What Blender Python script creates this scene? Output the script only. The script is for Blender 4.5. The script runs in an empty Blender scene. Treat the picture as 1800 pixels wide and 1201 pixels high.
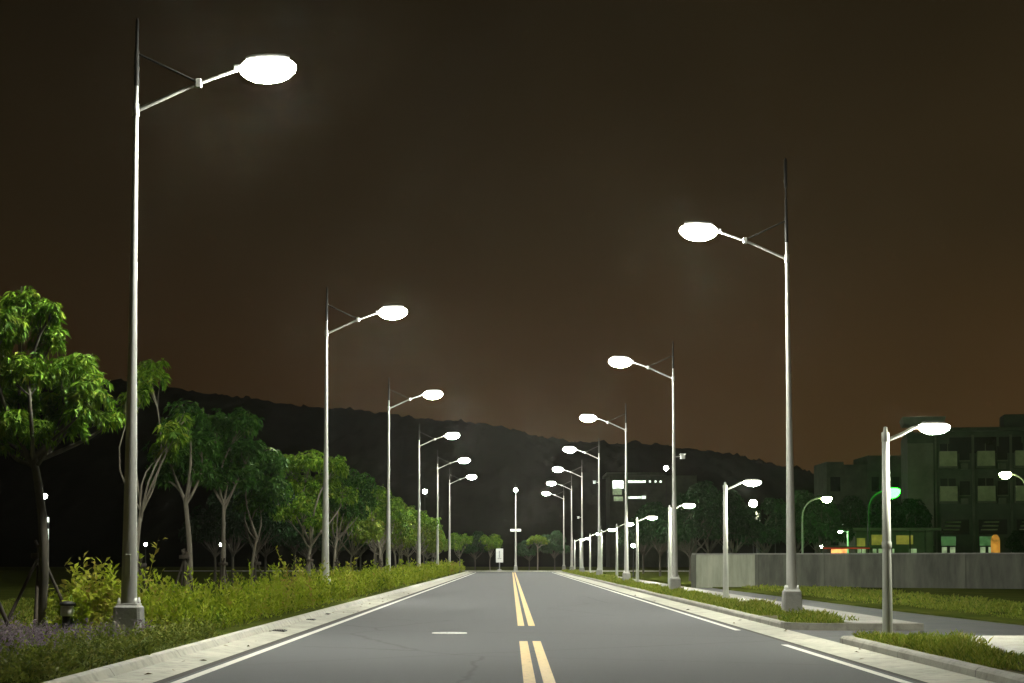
import bpy, math, random
import numpy as np
from mathutils import Vector, Matrix, noise
R = math.radians
C = bpy.context.scene
COL = C.collection

# ---------------------------------------------------------------- camera
CAM_H, PITCH, LENS = 1.40, R(3.0), 60.0
F = LENS / 36 * 1800                      # focal length in photo pixels
SHX, SHY = 2.0, 383.5 - F * math.tan(PITCH)
cam = bpy.data.objects.new('camera', bpy.data.cameras.new('camera'))
COL.objects.link(cam)
cam.location = (0, 0, CAM_H)
cam.rotation_euler = (R(90) + PITCH, 0, 0)
cam.data.lens = LENS; cam.data.sensor_width = 36
cam.data.shift_x = SHX / 1800; cam.data.shift_y = SHY / 1800
cam.data.clip_start = 0.5; cam.data.clip_end = 4000
C.camera = cam

def at(px, py, Y):
    """world point seen at photo pixel (px,py) at distance Y down the road"""
    a = (px - 900 + SHX) / F; b = (600.5 + SHY - py) / F
    d = Vector((a, math.cos(PITCH) - b * math.sin(PITCH), math.sin(PITCH) + b * math.cos(PITCH)))
    d *= Y / d.y
    return Vector((d.x, Y, CAM_H + d.z))

# ---------------------------------------------------------------- world: night sky lit by the town
W = bpy.data.worlds.new('World'); C.world = W; W.use_nodes = True
wn, wl = W.node_tree.nodes, W.node_tree.links
for n in list(wn): wn.remove(n)
wo = wn.new('ShaderNodeOutputWorld'); bg = wn.new('ShaderNodeBackground')
tc = wn.new('ShaderNodeTexCoord'); sx = wn.new('ShaderNodeSeparateXYZ')
wl.new(tc.outputs['Generated'], sx.inputs[0])
ramp = wn.new('ShaderNodeValToRGB')
el = ramp.color_ramp.elements
el[0].position = 0.0; el[0].color = (0.052, 0.0275, 0.0095, 1)
el[1].position = 0.34; el[1].color = (0.0135, 0.0099, 0.0044, 1)
e = el.new(0.10); e.color = (0.037, 0.0205, 0.0074, 1)
e = el.new(0.19); e.color = (0.0225, 0.0149, 0.0062, 1)
wl.new(sx.outputs['Z'], ramp.inputs[0])
nz = wn.new('ShaderNodeTexNoise'); nz.inputs['Scale'].default_value = 5; nz.inputs['Detail'].default_value = 3
wl.new(tc.outputs['Generated'], nz.inputs['Vector'])
mr = wn.new('ShaderNodeMapRange'); mr.inputs['From Min'].default_value = 0.3; mr.inputs['From Max'].default_value = 0.7
mr.inputs['To Min'].default_value = 0.85; mr.inputs['To Max'].default_value = 1.15
wl.new(nz.outputs[0], mr.inputs['Value'])
side = wn.new('ShaderNodeMapRange'); side.inputs['From Min'].default_value = -0.3; side.inputs['From Max'].default_value = 0.3
side.inputs['To Min'].default_value = 0.62; side.inputs['To Max'].default_value = 1.25
wl.new(sx.outputs['X'], side.inputs['Value'])
mu = wn.new('ShaderNodeMath'); mu.operation = 'MULTIPLY'
wl.new(mr.outputs[0], mu.inputs[0]); wl.new(side.outputs[0], mu.inputs[1])
wl.new(ramp.outputs[0], bg.inputs['Color']); wl.new(mu.outputs[0], bg.inputs['Strength'])
wl.new(bg.outputs[0], wo.inputs['Surface'])

C.view_settings.view_transform = 'Standard'; C.view_settings.look = 'None'
C.view_settings.exposure = 0.0; C.view_settings.gamma = 1.0
C.render.engine = 'CYCLES'
cy = C.cycles
cy.use_denoising = True; cy.sample_clamp_indirect = 4; cy.caustics_reflective = False; cy.caustics_refractive = False
cy.max_bounces = 5; cy.diffuse_bounces = 3; cy.glossy_bounces = 2; cy.transmission_bounces = 3; cy.volume_bounces = 0
cy.transparent_max_bounces = 6
try: cy.use_light_tree = True
except Exception: pass

LAMP = 1950.0            # radiance of the tall lamps' bowls
HAZE = 0.00009

# ---------------------------------------------------------------- materials
def newmat(name):
    m = bpy.data.materials.new(name); m.use_nodes = True
    return m, m.node_tree.nodes, m.node_tree.links, m.node_tree.nodes['Principled BSDF']

def mat(name, c1, c2=None, rough=0.7, metal=0.0, scale=3.0, detail=6, stretch=(1, 1, 1), bump=0.0, bscale=None, spec=0.5, coord='Object', lo=0.35, hi=0.65):
    m, n, l, p = newmat(name)
    p.inputs['Roughness'].default_value = rough; p.inputs['Metallic'].default_value = metal
    p.inputs['Specular IOR Level'].default_value = spec
    c2 = c2 or tuple(x * 0.75 for x in c1)
    t = n.new('ShaderNodeTexCoord'); mp = n.new('ShaderNodeMapping'); mp.inputs['Scale'].default_value = stretch
    l.new(t.outputs[coord], mp.inputs['Vector'])
    z = n.new('ShaderNodeTexNoise'); z.inputs['Scale'].default_value = scale; z.inputs['Detail'].default_value = detail
    z.inputs['Roughness'].default_value = 0.65
    l.new(mp.outputs[0], z.inputs['Vector'])
    r = n.new('ShaderNodeValToRGB')
    r.color_ramp.elements[0].position = lo; r.color_ramp.elements[0].color = (*c1, 1)
    r.color_ramp.elements[1].position = hi; r.color_ramp.elements[1].color = (*c2, 1)
    l.new(z.outputs[0], r.inputs[0]); l.new(r.outputs[0], p.inputs['Base Color'])
    if bump:
        z2 = n.new('ShaderNodeTexNoise'); z2.inputs['Scale'].default_value = bscale or scale * 6; z2.inputs['Detail'].default_value = 5
        l.new(mp.outputs[0], z2.inputs['Vector'])
        b = n.new('ShaderNodeBump'); b.inputs['Strength'].default_value = bump; b.inputs['Distance'].default_value = 0.03
        l.new(z2.outputs[0], b.inputs['Height']); l.new(b.outputs[0], p.inputs['Normal'])
    return m

def emit(name, col, s):
    m, n, l, p = newmat(name)
    if s < 10:          # lit rooms and wall glow are uneven: curtains, furniture, lamps
        t = n.new('ShaderNodeTexCoord'); z = n.new('ShaderNodeTexNoise'); z.inputs['Scale'].default_value = 2.4; z.inputs['Detail'].default_value = 4
        l.new(t.outputs['Object'], z.inputs['Vector'])
        r = n.new('ShaderNodeMapRange'); r.inputs['From Min'].default_value = .35; r.inputs['From Max'].default_value = .65
        r.inputs['To Min'].default_value = s * .35; r.inputs['To Max'].default_value = s * 1.3
        l.new(z.outputs[0], r.inputs['Value']); l.new(r.outputs[0], p.inputs['Emission Strength'])
    p.inputs['Base Color'].default_value = (*[min(1, c) * 0.8 for c in col], 1)
    p.inputs['Emission Color'].default_value = (*col, 1); p.inputs['Emission Strength'].default_value = s
    p.inputs['Roughness'].default_value = 0.3
    return m

def lensmat(name, col, s):
    """street lamp glass: throws most of its light downwards, little above the horizontal"""
    m = emit(name, col, s); n, l = m.node_tree.nodes, m.node_tree.links; p = n['Principled BSDF']
    g = n.new('ShaderNodeNewGeometry'); x = n.new('ShaderNodeSeparateXYZ'); l.new(g.outputs['Normal'], x.inputs[0])
    mr = n.new('ShaderNodeMapRange'); mr.inputs['From Min'].default_value = -1; mr.inputs['From Max'].default_value = 1
    l.new(x.outputs['Z'], mr.inputs['Value'])
    r = n.new('ShaderNodeValToRGB'); e = r.color_ramp.elements
    e[0].position = 0; e[0].color = (1, 1, 1, 1); e[1].position = .62; e[1].color = (.012, .012, .012, 1)
    q = e.new(.30); q.color = (.60, .60, .60, 1); q = e.new(.47); q.color = (.065, .065, .065, 1)
    l.new(mr.outputs[0], r.inputs[0])
    k = n.new('ShaderNodeMath'); k.operation = 'MULTIPLY'; k.inputs[1].default_value = s
    l.new(r.outputs[0], k.inputs[0]); l.new(k.outputs[0], p.inputs['Emission Strength'])
    return m

def leafmat(name, cols, trans=0.3, rough=0.55):
    m, n, l, p = newmat(name)
    a = n.new('ShaderNodeAttribute'); a.attribute_name = 'tint'
    r = n.new('ShaderNodeValToRGB'); e = r.color_ramp.elements
    while len(e) < len(cols): e.new(0.5)
    for i, c in enumerate(cols):
        e[i].position = i / (len(cols) - 1); e[i].color = (*c, 1)
    l.new(a.outputs['Fac'], r.inputs[0]); l.new(r.outputs[0], p.inputs['Base Color'])
    p.inputs['Roughness'].default_value = rough; p.inputs['Specular IOR Level'].default_value = 0.18
    t = n.new('ShaderNodeBsdfTranslucent'); l.new(r.outputs[0], t.inputs['Color'])
    mx = n.new('ShaderNodeMixShader'); mx.inputs[0].default_value = trans
    o = n['Material Output']
    l.new(p.outputs[0], mx.inputs[1]); l.new(t.outputs[0], mx.inputs[2]); l.new(mx.outputs[0], o.inputs['Surface'])
    return m

def asphalt_mat():
    m, n, l, p = newmat('asphalt')
    t = n.new('ShaderNodeTexCoord')
    def nt(scale, detail, st=(1, 1, 1)):
        mp = n.new('ShaderNodeMapping'); mp.inputs['Scale'].default_value = st
        l.new(t.outputs['Object'], mp.inputs['Vector'])
        z = n.new('ShaderNodeTexNoise'); z.inputs['Scale'].default_value = scale; z.inputs['Detail'].default_value = detail
        z.inputs['Roughness'].default_value = 0.6
        l.new(mp.outputs[0], z.inputs['Vector']); return z
    big = nt(0.35, 4, (1.0, 0.6, 1)); fine = nt(10, 7); track = nt(1.0, 2, (0.9, 0.02, 1)); patch = nt(0.18, 3, (0.35, 1.2, 1))
    r = n.new('ShaderNodeValToRGB'); r.color_ramp.elements[0].position = .36; r.color_ramp.elements[1].position = .66
    r.color_ramp.elements[0].color = (0.040, 0.041, 0.043, 1); r.color_ramp.elements[1].color = (0.108, 0.111, 0.116, 1)
    s = n.new('ShaderNodeMath'); s.operation = 'ADD'
    l.new(big.outputs[0], s.inputs[0])
    for k, w in ((fine, 1.1), (track, .8), (patch, .9)):
        q = n.new('ShaderNodeMath'); q.operation = 'MULTIPLY_ADD'; q.inputs[1].default_value = w; q.inputs[2].default_value = -w / 2
        l.new(k.outputs[0], q.inputs[0])
        s2 = n.new('ShaderNodeMath'); s2.operation = 'ADD'; l.new(s.outputs[0], s2.inputs[0]); l.new(q.outputs[0], s2.inputs[1]); s = s2
    l.new(s.outputs[0], r.inputs[0])
    # cracks sealed with tar
    v = n.new('ShaderNodeTexVoronoi'); v.feature = 'DISTANCE_TO_EDGE'; v.inputs['Scale'].default_value = 0.16
    wv = nt(0.8, 5); ad = n.new('ShaderNodeMixRGB'); ad.inputs[0].default_value = 0.25
    l.new(t.outputs['Object'], ad.inputs[1]); l.new(wv.outputs[1], ad.inputs[2]); l.new(ad.outputs[0], v.inputs['Vector'])
    cr = n.new('ShaderNodeMapRange'); cr.inputs['From Min'].default_value = 0.0; cr.inputs['From Max'].default_value = 0.006
    cr.inputs['To Min'].default_value = 0.75; cr.inputs['To Max'].default_value = 1
    l.new(v.outputs['Distance'], cr.inputs['Value'])
    mm = n.new('ShaderNodeMixRGB'); mm.blend_type = 'MULTIPLY'; mm.inputs[0].default_value = 1
    l.new(r.outputs[0], mm.inputs[1]); l.new(cr.outputs[0], mm.inputs[2]); l.new(mm.outputs[0], p.inputs['Base Color'])
    p.inputs['Roughness'].default_value = 0.85; p.inputs['Specular IOR Level'].default_value = 0.18
    b = n.new('ShaderNodeBump'); b.inputs['Strength'].default_value = 0.6; b.inputs['Distance'].default_value = 0.015
    z = nt(70, 3); l.new(z.outputs[0], b.inputs['Height']); l.new(b.outputs[0], p.inputs['Normal'])
    return m

def concrete_mat(name, c1, c2, joint=0.0):
    m = mat(name, c1, c2, rough=0.85, scale=0.9, detail=8, bump=0.3, bscale=30, lo=.3, hi=.7)
    n, l = m.node_tree.nodes, m.node_tree.links; p = n['Principled BSDF']
    src = p.inputs['Base Color'].links[0].from_socket
    t = n.new('ShaderNodeTexCoord'); z = n.new('ShaderNodeTexNoise'); z.inputs['Scale'].default_value = 6; z.inputs['Detail'].default_value = 6
    l.new(t.outputs['Object'], z.inputs['Vector'])
    r = n.new('ShaderNodeMapRange'); r.inputs['From Min'].default_value = .3; r.inputs['From Max'].default_value = .5
    r.inputs['To Min'].default_value = 0.72; r.inputs['To Max'].default_value = 1.0
    l.new(z.outputs[0], r.inputs['Value'])
    mm = n.new('ShaderNodeMixRGB'); mm.blend_type = 'MULTIPLY'; mm.inputs[0].default_value = 1
    l.new(src, mm.inputs[1]); l.new(r.outputs[0], mm.inputs[2])
    out = mm.outputs[0]
    if joint:
        s = n.new('ShaderNodeSeparateXYZ'); l.new(t.outputs['Object'], s.inputs[0])
        d = n.new('ShaderNodeMath'); d.operation = 'PINGPONG'; d.inputs[1].default_value = joint / 2
        l.new(s.outputs['Y'], d.inputs[0])
        q = n.new('ShaderNodeMapRange'); q.inputs['From Min'].default_value = 0.008; q.inputs['From Max'].default_value = 0.02
        q.inputs['To Min'].default_value = 0.45; q.inputs['To Max'].default_value = 1
        l.new(d.outputs[0], q.inputs['Value'])
        m2 = n.new('ShaderNodeMixRGB'); m2.blend_type = 'MULTIPLY'; m2.inputs[0].default_value = 1
        l.new(out, m2.inputs[1]); l.new(q.outputs[0], m2.inputs[2]); out = m2.outputs[0]
    l.new(out, p.inputs['Base Color'])
    return m

def paint_mat(name, c):
    m, n, l, p = newmat(name)
    t = n.new('ShaderNodeTexCoord'); z = n.new('ShaderNodeTexNoise'); z.inputs['Scale'].default_value = 9; z.inputs['Detail'].default_value = 8
    z.inputs['Roughness'].default_value = .75
    l.new(t.outputs['Object'], z.inputs['Vector'])
    r = n.new('ShaderNodeValToRGB'); r.color_ramp.elements[0].position = .36; r.color_ramp.elements[1].position = .45
    r.color_ramp.elements[0].color = (c[0] * .45, c[1] * .45, c[2] * .45, 1); r.color_ramp.elements[1].color = (*c, 1)
    l.new(z.outputs[0], r.inputs[0]); l.new(r.outputs[0], p.inputs['Base Color']); p.inputs['Roughness'].default_value = .6
    return m

M = dict(
    asphalt=asphalt_mat(),
    lane=mat('lane_asphalt', (.06, .062, .066), (.085, .087, .09), rough=.75, scale=1.2, bump=.2, bscale=50),
    gutter=concrete_mat('gutter_concrete', (.35, .345, .285), (.53, .52, .44), joint=6.0),
    kerb=concrete_mat('kerb_concrete', (.40, .395, .33), (.55, .54, .46), joint=4.0),
    kerb2=concrete_mat('worn_kerb_concrete', (.22, .215, .18), (.34, .33, .28), joint=4.0),
    walk=concrete_mat('sidewalk_concrete', (.28, .28, .245), (.41, .405, .36), joint=1.8),
    seam=mat('seam_grit', (.028, .026, .022), (.05, .046, .04), rough=.95, scale=20),
    yellow=paint_mat('yellow_paint', (.62, .42, .13)),
    white=paint_mat('white_paint', (.66, .66, .60)),
    soil=mat('soil_turf', (.050, .050, .018), (.13, .115, .06), rough=1, spec=0.05, scale=2.2, bump=.6, bscale=14),
    lawn=mat('lawn_turf', (.045, .065, .010), (.085, .095, .02), rough=1, spec=0.0, scale=.6, detail=10, bump=.8, bscale=9),
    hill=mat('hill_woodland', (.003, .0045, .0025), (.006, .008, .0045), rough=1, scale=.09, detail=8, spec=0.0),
    steel=mat('galvanised_steel', (.40, .40, .375), (.52, .52, .485), rough=.48, metal=.25, scale=4, stretch=(1, 1, .25)),
    steel2=mat('painted_steel', (.42, .44, .39), (.54, .55, .50), rough=.5, metal=.15, scale=5, stretch=(1, 1, .3)),
    mast=mat('mast_unlit_tone', (.016, .015, .014), (.03, .029, .026), rough=.7, scale=6),  # unlit look above the lamp heads, put into a dark colour
    dark=mat('dark_metal', (.012, .012, .013), (.025, .025, .025), rough=.5, scale=8),
    plinth=concrete_mat('plinth_concrete', (.24, .24, .225), (.33, .33, .31)),
    head=mat('lamp_housing', (.22, .22, .21), (.28, .28, .27), rough=.5, scale=6),
    lens=lensmat('lamp_bowl', (1.0, 1.0, .86), LAMP),
    lens_s=lensmat('path_lamp_lens', (1.0, 1.0, .82), 1200),
    lens_far=emit('park_lamp_glass', (.95, 1.0, .86), 90),
    lens_y=emit('yellow_lamp_glass', (.78, 1.0, .40), 110),
    lens_g=emit('green_lamp_glass', (.003, 1.0, .004), 230),
    lens_w=emit('warm_star_glass', (.98, 1.0, .62), 200),
    glow=emit('lit_window', (.88, 1.0, .84), 2.2),
    glow_y=emit('yellow_wall_glow', (.42, .36, .06), .38),
    glow_g=emit('green_lit_panel', (.13, .33, .11), .32),
    glow_w=emit('pale_lit_window', (.42, .55, .30), .55),
    glow_o=emit('orange_lit_door', (.80, .36, .05), .55),
    glow_r=emit('orange_strip', (1.0, .42, .12), 1.6),
    glow_red=emit('red_strip', (.60, .05, .02), .22),
    bark=mat('tree_bark', (.12, .105, .08), (.21, .19, .15), rough=.9, scale=5, stretch=(1, 1, .3), bump=.6, bscale=18),
    barkd=mat('dark_bark', (.05, .045, .035), (.09, .08, .06), rough=.9, scale=6, stretch=(1, 1, .3)),
    stake=mat('stake_wood', (.035, .028, .02), (.07, .055, .04), rough=.9, scale=6, stretch=(1, 1, .2)),
    leaf=leafmat('mango_leaves', [(.040, .11, .006), (.085, .18, .010), (.16, .28, .018), (.28, .33, .045)]),
    leaf_olive=leafmat('olive_leaves', [(.06, .12, .008), (.11, .18, .014), (.18, .25, .022), (.26, .26, .05)]),
    leaf_mid=leafmat('shaded_leaves', [(.013, .055, .007), (.027, .09, .011), (.055, .14, .017), (.10, .16, .028)]),  # mango leaves again, with the shade put into a darker colour
    leaf_dark=leafmat('unlit_leaves', [(.008, .030, .008), (.015, .050, .013), (.028, .075, .02)], trans=.2),  # darkest leaf colours, lack of lamplight painted in
    hedge=leafmat('hedge_leaves', [(.09, .15, .006), (.19, .27, .010), (.29, .37, .018), (.31, .33, .04), (.30, .20, .05)], trans=.35),
    purple=leafmat('purple_flowers', [(.09, .11, .04), (.19, .14, .18), (.26, .20, .27), (.15, .17, .06)], trans=.3),
    low=leafmat('low_leaves', [(.11, .15, .02), (.19, .23, .035), (.28, .29, .06)], trans=.3),
    grass=leafmat('grass_blades', [(.09, .14, .015), (.17, .24, .025), (.27, .30, .04), (.36, .31, .10)], trans=.35),
    wallp=mat('wall_render', (.07, .074, .062), (.155, .16, .13), rough=.85, scale=1.6, detail=9, stretch=(1, 1, .22), bump=.15, bscale=20),
    pale_panel=mat('pale_hoarding', (.27, .29, .22), (.44, .46, .37), rough=.8, scale=1.8, detail=9, stretch=(1, 1, .2)),
    bwall=mat('building_render', (.07, .085, .055), (.12, .135, .09), rough=.9, scale=.5, detail=8),
    bdark=mat('dark_facade', (.032, .046, .027), (.066, .086, .052), rough=.9, scale=.6),
    panel=mat('balcony_panel', (.20, .235, .13), (.31, .35, .20), rough=.8, scale=1.2),
    glass=mat('dark_window_glass', (.010, .014, .013), (.02, .026, .024), rough=.15, scale=.5),
    signw=mat('sign_white', (.70, .72, .70), (.78, .80, .78), rough=.5, scale=8),
    signg=mat('sign_grey', (.34, .36, .36), (.42, .44, .44), rough=.5, scale=8),
    frost=mat('frosted_glass', (.62, .62, .56), (.72, .72, .66), rough=.4, scale=8),
)

# ---------------------------------------------------------------- mesh helpers
class MB:
    def __init__(s): s.v = []; s.f = []; s.smooth = []
    def add(s, vs, fs, smooth=False):
        o = len(s.v); s.v += [tuple(v) for v in vs]
        s.f += [tuple(i + o for i in f) for f in fs]; s.smooth += [smooth] * len(fs)
        return s
    def box(s, x0, x1, y0, y1, z0, z1, top=1.0, chamfer=0.0):
        """box; `top` scales the upper face (frustum); chamfer cuts the four vertical edges and the upper rim"""
        cx, cy_ = (x0 + x1) / 2, (y0 + y1) / 2; hx, hy = (x1 - x0) / 2, (y1 - y0) / 2
        c = chamfer
        def ring(hx, hy, c):
            if c <= 0: return [(-hx, -hy), (hx, -hy), (hx, hy), (-hx, hy)]
            return [(-hx + c, -hy), (hx - c, -hy), (hx, -hy + c), (hx, hy - c), (hx - c, hy), (-hx + c, hy), (-hx, hy - c), (-hx, -hy + c)]
        lv = [(hx, hy, c, z0), (hx * top, hy * top, c, z1 - c if c else z1)]
        if c: lv.append((hx * top - c, hy * top - c, c * .6, z1))
        vs = []; n = 8 if c else 4
        for a, b, cc, z in lv: vs += [(cx + p, cy_ + q, z) for p, q in ring(a, b, cc)]
        fs = [tuple(range(n))[::-1]]
        for k in range(len(lv) - 1):
            for i in range(n):
                j = (i + 1) % n; fs.append((k * n + i, k * n + j, (k + 1) * n + j, (k + 1) * n + i))
        fs.append(tuple(range((len(lv) - 1) * n, len(lv) * n)))
        return s.add(vs, fs)
    def tube(s, pts, rad, n=10, cap=True):
        pts = [Vector(p) for p in pts]; vs = []; fs = []
        if not hasattr(rad, '__len__'): rad = [rad] * len(pts)
        ref = None
        for i, p in enumerate(pts):
            t = (pts[min(i + 1, len(pts) - 1)] - pts[max(i - 1, 0)]).normalized()
            if ref is None: ref = Vector((1, 0, 0)) if abs(t.x) < .8 else Vector((0, 1, 0))
            a = (ref - t * ref.dot(t)).normalized(); b = t.cross(a); ref = a
            for k in range(n):
                q = 2 * math.pi * k / n
                vs.append(p + (a * math.cos(q) + b * math.sin(q)) * rad[i])
        for i in range(len(pts) - 1):
            for k in range(n):
                j = (k + 1) % n; fs.append((i * n + k, i * n + j, (i + 1) * n + j, (i + 1) * n + k))
        s.add(vs, fs, True)
        if cap:
            s.add([vs[k] for k in range(n)], [tuple(range(n))[::-1]]); o = (len(pts) - 1) * n
            s.add([vs[o + k] for k in range(n)], [tuple(range(n))])
        return s
    def lathe(s, prof, n=14, c=(0, 0, 0)):
        vs = []; fs = []
        for r, z in prof:
            for k in range(n):
                q = 2 * math.pi * k / n; vs.append((c[0] + r * math.cos(q), c[1] + r * math.sin(q), c[2] + z))
        for i in range(len(prof) - 1):
            for k in range(n):
                j = (k + 1) % n; fs.append((i * n + k, i * n + j, (i + 1) * n + j, (i + 1) * n + k))
        return s.add(vs, fs, True)
    def shell(s, rings, closed_ends=True):
        """rings: list of equal-length point loops"""
        n = len(rings[0]); vs = [p for r in rings for p in r]; fs = []
        for i in range(len(rings) - 1):
            for k in range(n):
                j = (k + 1) % n; fs.append((i * n + k, i * n + j, (i + 1) * n + j, (i + 1) * n + k))
        s.add(vs, fs, True)
        if closed_ends:
            s.add(rings[0], [tuple(range(n))[::-1]]); s.add(rings[-1], [tuple(range(n))])
        return s
    def prism(s, poly, z0, z1):
        n = len(poly); vs = [(x, y, z0) for x, y in poly] + [(x, y, z1) for x, y in poly]
        fs = [tuple(range(n))[::-1], tuple(range(n, 2 * n))]
        for i in range(n): j = (i + 1) % n; fs.append((i, j, n + j, n + i))
        return s.add(vs, fs)
    def build(s, name, m, parent=None, loc=None):
        me = bpy.data.meshes.new(name); me.from_pydata(s.v, [], s.f); me.update()
        me.polygons.foreach_set('use_smooth', s.smooth)
        me.materials.append(m)
        import bmesh
        bm = bmesh.new(); bm.from_mesh(me); bmesh.ops.recalc_face_normals(bm, faces=bm.faces); bm.to_mesh(me); bm.free()
        o = bpy.data.objects.new(name, me); COL.objects.link(o)
        if parent: o.parent = parent
        if loc is not None: o.location = loc
        return o

def leaf_object(name, V, T, m, parent=None, fpl=2):
    """V (n,4,3) leaf quads folded on their rib, T (n,) tint"""
    n = len(V); me = bpy.data.meshes.new(name)
    me.vertices.add(n * 4); me.vertices.foreach_set('co', V.reshape(-1).astype(np.float32))
    b = np.arange(n)[:, None] * 4
    tri = np.concatenate([b + 0, b + 1, b + 2, b + 0, b + 2, b + 3], 1).reshape(-1).astype(np.int32)
    me.loops.add(n * 6); me.loops.foreach_set('vertex_index', tri)
    me.polygons.add(n * 2); me.polygons.foreach_set('loop_start', np.arange(n * 2, dtype=np.int32) * 3)
    me.polygons.foreach_set('loop_total', np.full(n * 2, 3, np.int32))
    a = me.attributes.new('tint', 'FLOAT', 'POINT'); a.data.foreach_set('value', np.repeat(T, 4).astype(np.float32))
    me.materials.append(m); me.update(calc_edges=True); me.validate()
    o = bpy.data.objects.new(name, me); COL.objects.link(o)
    if parent: o.parent = parent
    return o

def norm(a): return a / np.maximum(1e-6, np.linalg.norm(a, axis=-1, keepdims=True))

def leaves(base, d, L, Wd, rng, sag=0.18, fold=0.15):
    """folded leaf quads from base points along directions d"""
    n = len(base); d = norm(d); up = np.array([0, 0, 1.0])
    rv = rng.normal(size=(n, 3)) * .55 + up
    s = norm(np.cross(d, rv)); nn = norm(np.cross(s, d))
    L = L[:, None]; Wd = Wd[:, None]
    mid = base + d * L * .5
    tip = base + d * L - up * L * sag
    V = np.stack([base, mid + s * Wd * .5 + nn * Wd * fold, tip, mid - s * Wd * .5 + nn * Wd * fold], 1)
    return V

def rosettes(cen, axis, k, L, Wd, rng, droop=.55):
    n = len(cen); axis = norm(axis)
    ref = norm(rng.normal(size=(n, 3))); a = norm(np.cross(axis, ref)); b = np.cross(axis, a)
    q = (np.arange(k)[None] / k + rng.random((n, 1))) * 2 * np.pi + rng.normal(size=(n, k)) * .25
    rad = a[:, None] * np.cos(q)[..., None] + b[:, None] * np.sin(q)[..., None]
    d = rad * rng.uniform(.6, 1.0, (n, k, 1)) + axis[:, None] * rng.uniform(.1, .6, (n, k, 1)) + np.array([0, 0, -1.0]) * droop * rng.uniform(.5, 1.4, (n, k, 1))
    base = cen[:, None] + rng.normal(size=(n, k, 3)) * .012
    LL = L * rng.uniform(.7, 1.2, (n, k)); WW = Wd * rng.uniform(.75, 1.2, (n, k))
    return leaves(base.reshape(-1, 3), d.reshape(-1, 3), LL.reshape(-1), WW.reshape(-1), rng)

def tag(o, label=None, cat=None, group=None, kind=None):
    if label: o['label'] = label
    if cat: o['category'] = cat
    if group: o['group'] = group
    if kind: o['kind'] = kind
    return o

def empty(name, loc, rz=0.0, ry=0.0):
    o = bpy.data.objects.new(name, None); COL.objects.link(o); o.empty_display_size = .2
    o.location = loc; o.rotation_euler = (0, ry, rz); return o

def copy_tree(o, parent=None):
    c = o.copy(); COL.objects.link(c)
    if parent: c.parent = parent
    for ch in list(o.children): copy_tree(ch, c)
    return c

def struct(name, mb, m): return tag(mb.build(name, m), kind='structure')

# ---------------------------------------------------------------- ground, road, kerbs
def sheet(x0, x1, y0, y1, z, ny=1): return MB().add([(x0, y0, z), (x1, y0, z), (x1, y1, z), (x0, y1, z)], [(0, 1, 2, 3)])
YE = 197.0
struct('ground', sheet(-455, 455, -25, 705, -.03), M['lawn'])
struct('road', sheet(-3.95, 4.66, -20, YE - .02, 0), M['asphalt'])
struct('cross_road', MB().add([(-60, 187, -.004), (-3.95, 187, -.004), (-3.95, YE - .02, -.004), (-60, YE - .02, -.004), (4.66, 187, -.004), (60, 187, -.004), (60, YE - .02, -.004), (4.66, YE - .02, -.004)], [(0, 1, 2, 3), (4, 5, 6, 7)]), M['asphalt'])
struct('road_seam', sheet(-4.07, -3.95, -20, 187, .001).add([(4.66, -20, .001), (4.74, -20, .001), (4.74, 187, .001), (4.66, 187, .001)], [(0, 1, 2, 3)]), M['seam'])
# gutter aprons rise slightly towards the kerb
struct('gutter', MB().add([(-4.07, -20, .004), (-4.62, -20, .045), (-4.62, 187, .045), (-4.07, 187, .004)], [(0, 1, 2, 3)])
       .add([(4.74, -20, .004), (5.42, -20, .03), (5.42, 187, .03), (4.74, 187, .004)], [(0, 1, 2, 3)]), M['gutter'])
def kerb_run(x0, x1, y0, y1, face):      # a kerb with a battered, rounded face; face = -1 left face towards road is +x
    r = .03
    if face > 0:   # road on the +x side
        pr = [(x0, -.02), (x0, .15), (x0 + .05, .15), (x0 + .10, .135), (x1, .05), (x1 + .01, -.02)]
    else:
        pr = [(x1, -.02), (x1, .15), (x0 + .06, .15), (x0 + .03, .14), (x0, .11), (x0 - .01, -.02)]
    n = len(pr); vs = [(x, y0, z) for x, z in pr] + [(x, y1, z) for x, z in pr]
    fs = [tuple(range(n)), tuple(range(n, 2 * n))] + [(i, (i + 1) % n, n + (i + 1) % n, n + i) for i in range(n)]
    return MB().add(vs, fs)
struct('kerb', kerb_run(-4.78, -4.62, -20, 187, 1), M['kerb'])
struct('kerb', kerb_run(5.42, 5.58, -20, 28.2, -1), M['kerb2'])
k = kerb_run(5.42, 5.58, 34.4, 187, -1)
pts = [(5.42 + .9 - .9 * math.cos(a), 34.4 - .8 * math.sin(a)) for a in [i * math.pi / 2 / 6 for i in range(7)]]
inn = [(5.58 + .74 - .74 * math.cos(a), 34.4 - .64 * math.sin(a)) for a in [i * math.pi / 2 / 6 for i in range(7)]]
k.prism(pts + [(8.1, 33.6), (8.1, 33.76)] + inn[::-1], -.02, .149)
struct('kerb', k, M['kerb2'])
struct('kerb', MB().box(5.581, 14, 28.05, 28.2, -.02, .149), M['kerb'])
struct('kerb', MB().box(-40, 40, YE, YE + .2, -.02, .15), M['kerb'])
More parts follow.
